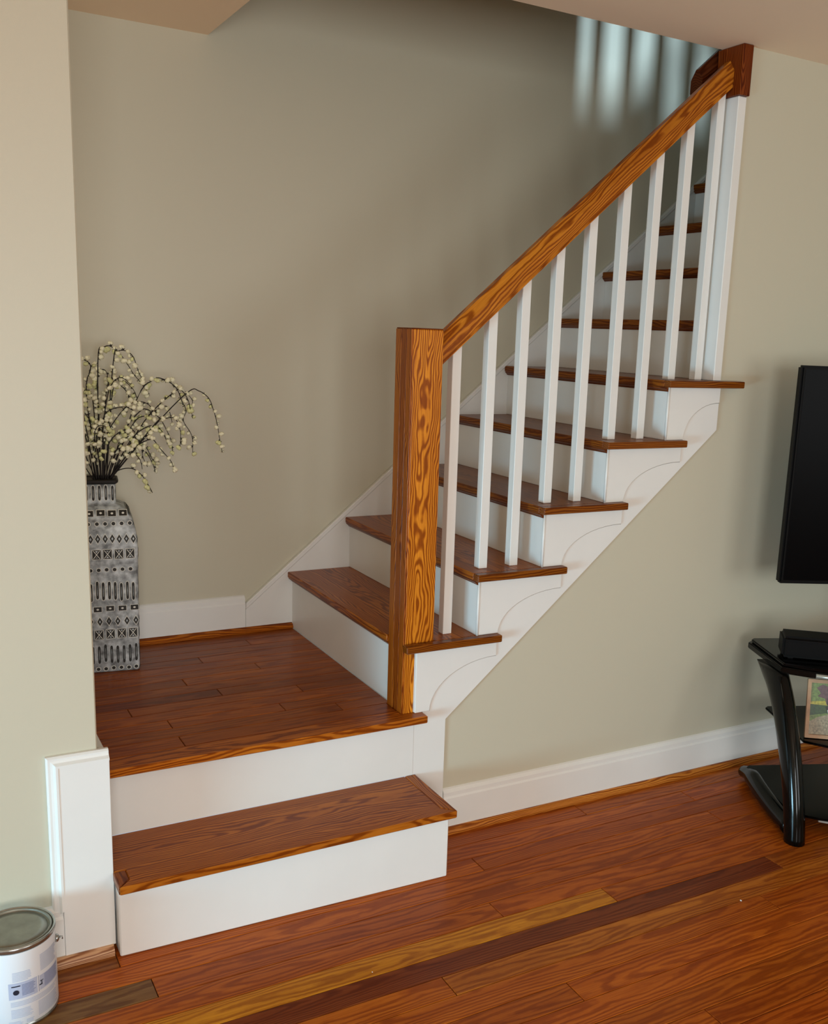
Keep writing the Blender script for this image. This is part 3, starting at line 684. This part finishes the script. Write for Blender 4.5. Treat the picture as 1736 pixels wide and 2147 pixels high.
def edge(name, u0, dl, cf, z0, z1, off):
    b = NB(); n = 16; pr = []
    for k in range(n+1):
        t_ = .06+.88*k/n; u = u0+(WIDTH-2*u0)*t_; d = dl-cf*math.sin(math.pi*t_)**.8-off
        pr.append((sp(u, d, z0), sp(u, d, z1), sp(u, d+.004, z1), sp(u, d+.004, z0)))
    rows = [[b.verts.new(q) for q in r] for r in pr]
    for i in range(n):
        for k in range(4): b.faces.new((rows[i][k], rows[i+1][k], rows[i+1][(k+1) % 4], rows[i][(k+1) % 4]))
    b.faces.new(rows[0]); b.faces.new(rows[-1]); bmesh.ops.recalc_face_normals(b, faces=b.faces)
    obj(name, b, SLV, TS)
edge('front_edge', .075, .135, .165, .257, .2625, .002); edge('front_edge', .030, .075, .150, .045, .053, .002)

def sbox(b, u0, u1, d0, d1, z0, z1, bev=.0, seg=3):
    P_ = [sp(u, d, z) for u in (u0, u1) for d in (d0, d1) for z in (z0, z1)]
    v = [b.verts.new(p) for p in P_]
    nf = [b.faces.new([v[i] for i in f]) for f in [(0, 1, 3, 2), (4, 6, 7, 5), (0, 4, 5, 1), (2, 3, 7, 6), (0, 2, 6, 4), (1, 5, 7, 3)]]
    if bev: bmesh.ops.bevel(b, geom=list({e for f in nf for e in f.edges}), offset=bev, segments=seg, affect='EDGES')
# media box on the stand
MB0 = Vector((1.180, -.292, .5005)); MB_ = thing('media_box', 'low black electronics box on top of the television stand', 'electronics', MB0)
mu = Vector((.76, -.65, 0)); md = Vector((.65, .76, 0))
def mbox(b, u0, u1, d0, d1, z0, z1, bev=.0):
    v = [b.verts.new(MB0+mu*u+md*d+Vector((0, 0, z))) for u in (u0, u1) for d in (d0, d1) for z in (z0, z1)]
    nf = [b.faces.new([v[i] for i in f]) for f in [(0, 1, 3, 2), (4, 6, 7, 5), (0, 4, 5, 1), (2, 3, 7, 6), (0, 2, 6, 4), (1, 5, 7, 3)]]
    if bev: bmesh.ops.bevel(b, geom=list({e for f in nf for e in f.edges}), offset=bev, segments=3, affect='EDGES')
b = NB(); mbox(b, 0, .30, 0, .10, .004, .074, .009); obj('case', b, MATB, MB_)
for uu in (.03, .27):
    for dd in (.02, .08): b = NB(); mbox(b, uu-.008, uu+.008, dd-.008, dd+.008, 0, .006); obj('foot', b, MATB, MB_)
b = NB(); mbox(b, .014, .286, -.001, .001,   .018, .058); obj('front_panel', b, MATB, MB_)
# television
tvu = Vector((.905, -.425, 0)).normalized(); tvd = Vector((.425, .905, 0)).normalized(); T0 = Vector((1.215, -.220, .726))
TV = thing('television', 'large black flat screen television above the stand', 'television', T0)
def tp(u, d, z): return T0 + tvu*u + tvd*d + Vector((0, 0, z))
def tbox(b, u0, u1, d0, d1, z0, z1, bev=0.0):
    v = [b.verts.new(tp(u, d, z)) for u in (u0, u1) for d in (d0, d1) for z in (z0, z1)]
    nf = [b.faces.new([v[i] for i in f]) for f in [(0, 1, 3, 2), (4, 6, 7, 5), (0, 4, 5, 1), (2, 3, 7, 6), (0, 2, 6, 4), (1, 5, 7, 3)]]
    if bev: bmesh.ops.bevel(b, geom=list({e for f in nf for e in f.edges}), offset=bev, segments=2, affect='EDGES')
b = NB(); tbox(b, 0, 1.22, 0, .035, 0, .690, .006); obj('bezel', b, MATB, TV)
b = NB(); tbox(b, .012, 1.208, -.0008, -.0002, .012, .678); obj('screen', b, mat('screen_black', srgb(2, 2, 3), 0.3, spec=0.06), TV)
b = NB(); tbox(b, .55, .67, .012, .035, -.215, 0.0); obj('neck', b, MATB, TV)
b = NB(); tbox(b, .44, .78, -.045, .100, -.2255, -.214, .004); obj('base', b, MATB, TV)

# picture frame with the dog photograph, on the middle shelf
FRW = mat('frame_wood', srgb(176, 138, 104), 0.5, nz=.2, nscale=40)
fu = Vector((.80, -.60, 0)); fn = Vector((-.60, -.80, 0)); F0 = Vector((1.203, -.398, .2712)); lean = .20
PF = thing('picture_frame', 'pale wood picture frame with dog photograph on the middle shelf', 'picture frame', F0)
def fp_(u, h, o): 
    return F0 + fu*u - fn*(h*math.sin(lean)) + Vector((0, 0, h*math.cos(lean))) + fn*(o*math.cos(lean)) + Vector((0, 0, o*math.sin(lean)))
FWD, FHT, FB = .25, .185, .011
def fpoly(b, pts, o0, o1, mi=0):
    A = [b.verts.new(fp_(u, h, o0)) for u, h in pts]; B = [b.verts.new(fp_(u, h, o1)) for u, h in pts]; n = len(pts)
    fs = [b.faces.new(A), b.faces.new(B[::-1])] + [b.faces.new((A[i], B[i], B[(i+1) % n], A[(i+1) % n])) for i in range(n)]
    for f in fs: f.material_index = mi
    bmesh.ops.recalc_face_normals(b, faces=fs)
b = NB()
for pts in ([(0, 0), (FWD, 0), (FWD-FB, FB), (FB, FB)], [(0, FHT), (FB, FHT-FB), (FWD-FB, FHT-FB), (FWD, FHT)], [(0, 0), (FB, FB), (FB, FHT-FB), (0, FHT)], [(FWD, 0), (FWD, FHT), (FWD-FB, FHT-FB), (FWD-FB, FB)]):
    fpoly(b, pts, -.006, .006)
obj('frame', b, FRW, PF)
cols = [srgb(104, 128, 60), srgb(150, 138, 112), srgb(40, 70, 28), srgb(170, 160, 50), srgb(92, 62, 66), srgb(225, 225, 220), srgb(98, 34, 32), srgb(22, 16, 14), srgb(200, 208, 200), srgb(206, 170, 160)]
PMs = [mat('photo_%s' % nme, c, .35, nz=(.5 if i < 5 else .1), nscale=160) for i, (nme, c) in enumerate(zip(['foliage', 'path', 'hedge', 'grass', 'maple', 'white_fur', 'red_harness', 'black', 'sky', 'tongue'], cols))]
b = NB(); i0, i1, h0, h1 = FB, FWD-FB, FB, FHT-FB
def q(pts, lay, mi): fpoly(b, [(i0+(i1-i0)*a, h0+(h1-h0)*c) for a, c in pts], -.004, -.003+lay*.0002, mi)
q([(0, 0), (1, 0), (1, 1), (0, 1)], 0, 0); q([(0, 0), (1, 0), (1, .42), (.30, .42), (.12, .34), (0, .24)], 1, 1)
q([(0, .36), (.22, .42), (.8, .44), (1, .44), (1, .56), (0, .58)], 2, 2); q([(0, .58), (.3, .57), (.55, .60), (.5, .64), (.2, .66), (0, .63)], 3, 3)
q([(.08, .90), (.14, .80), (.10, .74), (.2, .70), (.22, .60), (.28, .60), (.30, .74), (.36, .78), (.32, .86), (.26, .92), (.16, .97)], 4, 4)
q([(.36, .60), (.44, .58), (.60, .60), (.60, .74), (.46, .76), (.38, .68)], 4, 8); q([(.225, .58), (.275, .58), (.27, .72), (.235, .72)], 5, 7)
dgx, dgy = .30, .0
q([(.30, .10), (.345, .11), (.36, .28), (.44, .28), (.45, .09), (.50, .09), (.50, .28), (.60, .25), (.62, .08), (.66, .08), (.68, .40), (.58, .46), (.42, .48), (.34, .40), (.32, .26)], 6, 5)
q([(.36, .30), (.60, .28), (.64, .44), (.46, .47), (.36, .40)], 7, 6)
q([(.255, .40), (.31, .30), (.36, .38), (.37, .50), (.33, .56), (.27, .55), (.24, .48)], 8, 5); q([(.215, .54), (.27, .56), (.265, .50), (.23, .48)], 9, 7); q([(.33, .56), (.39, .56), (.385, .48), (.35, .48)], 9, 7)
q([(.262, .43), (.285, .43), (.285, .48), (.262, .48)], 10, 7); q([(.275, .33), (.30, .33), (.31, .39), (.28, .39)], 10, 9)
obj('photograph', b, PMs, PF)
b = NB(); fpoly(b, [(.1, .0), (.15, 0), (.14, .12), (.11, .12)], -.010, -.006); obj('easel_back', b, MATB, PF)

# ------------------------------------------------------------------ crumbs on the floor
CR = mat('white_fleck', srgb(235, 232, 225), 0.6)
for (x_, y_, s_, lb) in ((.680, -.687, .0035, 'tiny white fleck on the reddish floor right of centre'), (-.337, -.525, .002, 'tiny white fleck on the golden floor plank')):
    b = NB(); bmesh.ops.create_icosphere(b, subdivisions=1, radius=s_, matrix=Matrix.Translation((x_, y_, s_*.45)) @ Matrix.Diagonal((.7, 1, .45, 1)))
    o = obj('floor_fleck', b, CR); tag(o, lb, 'fleck')
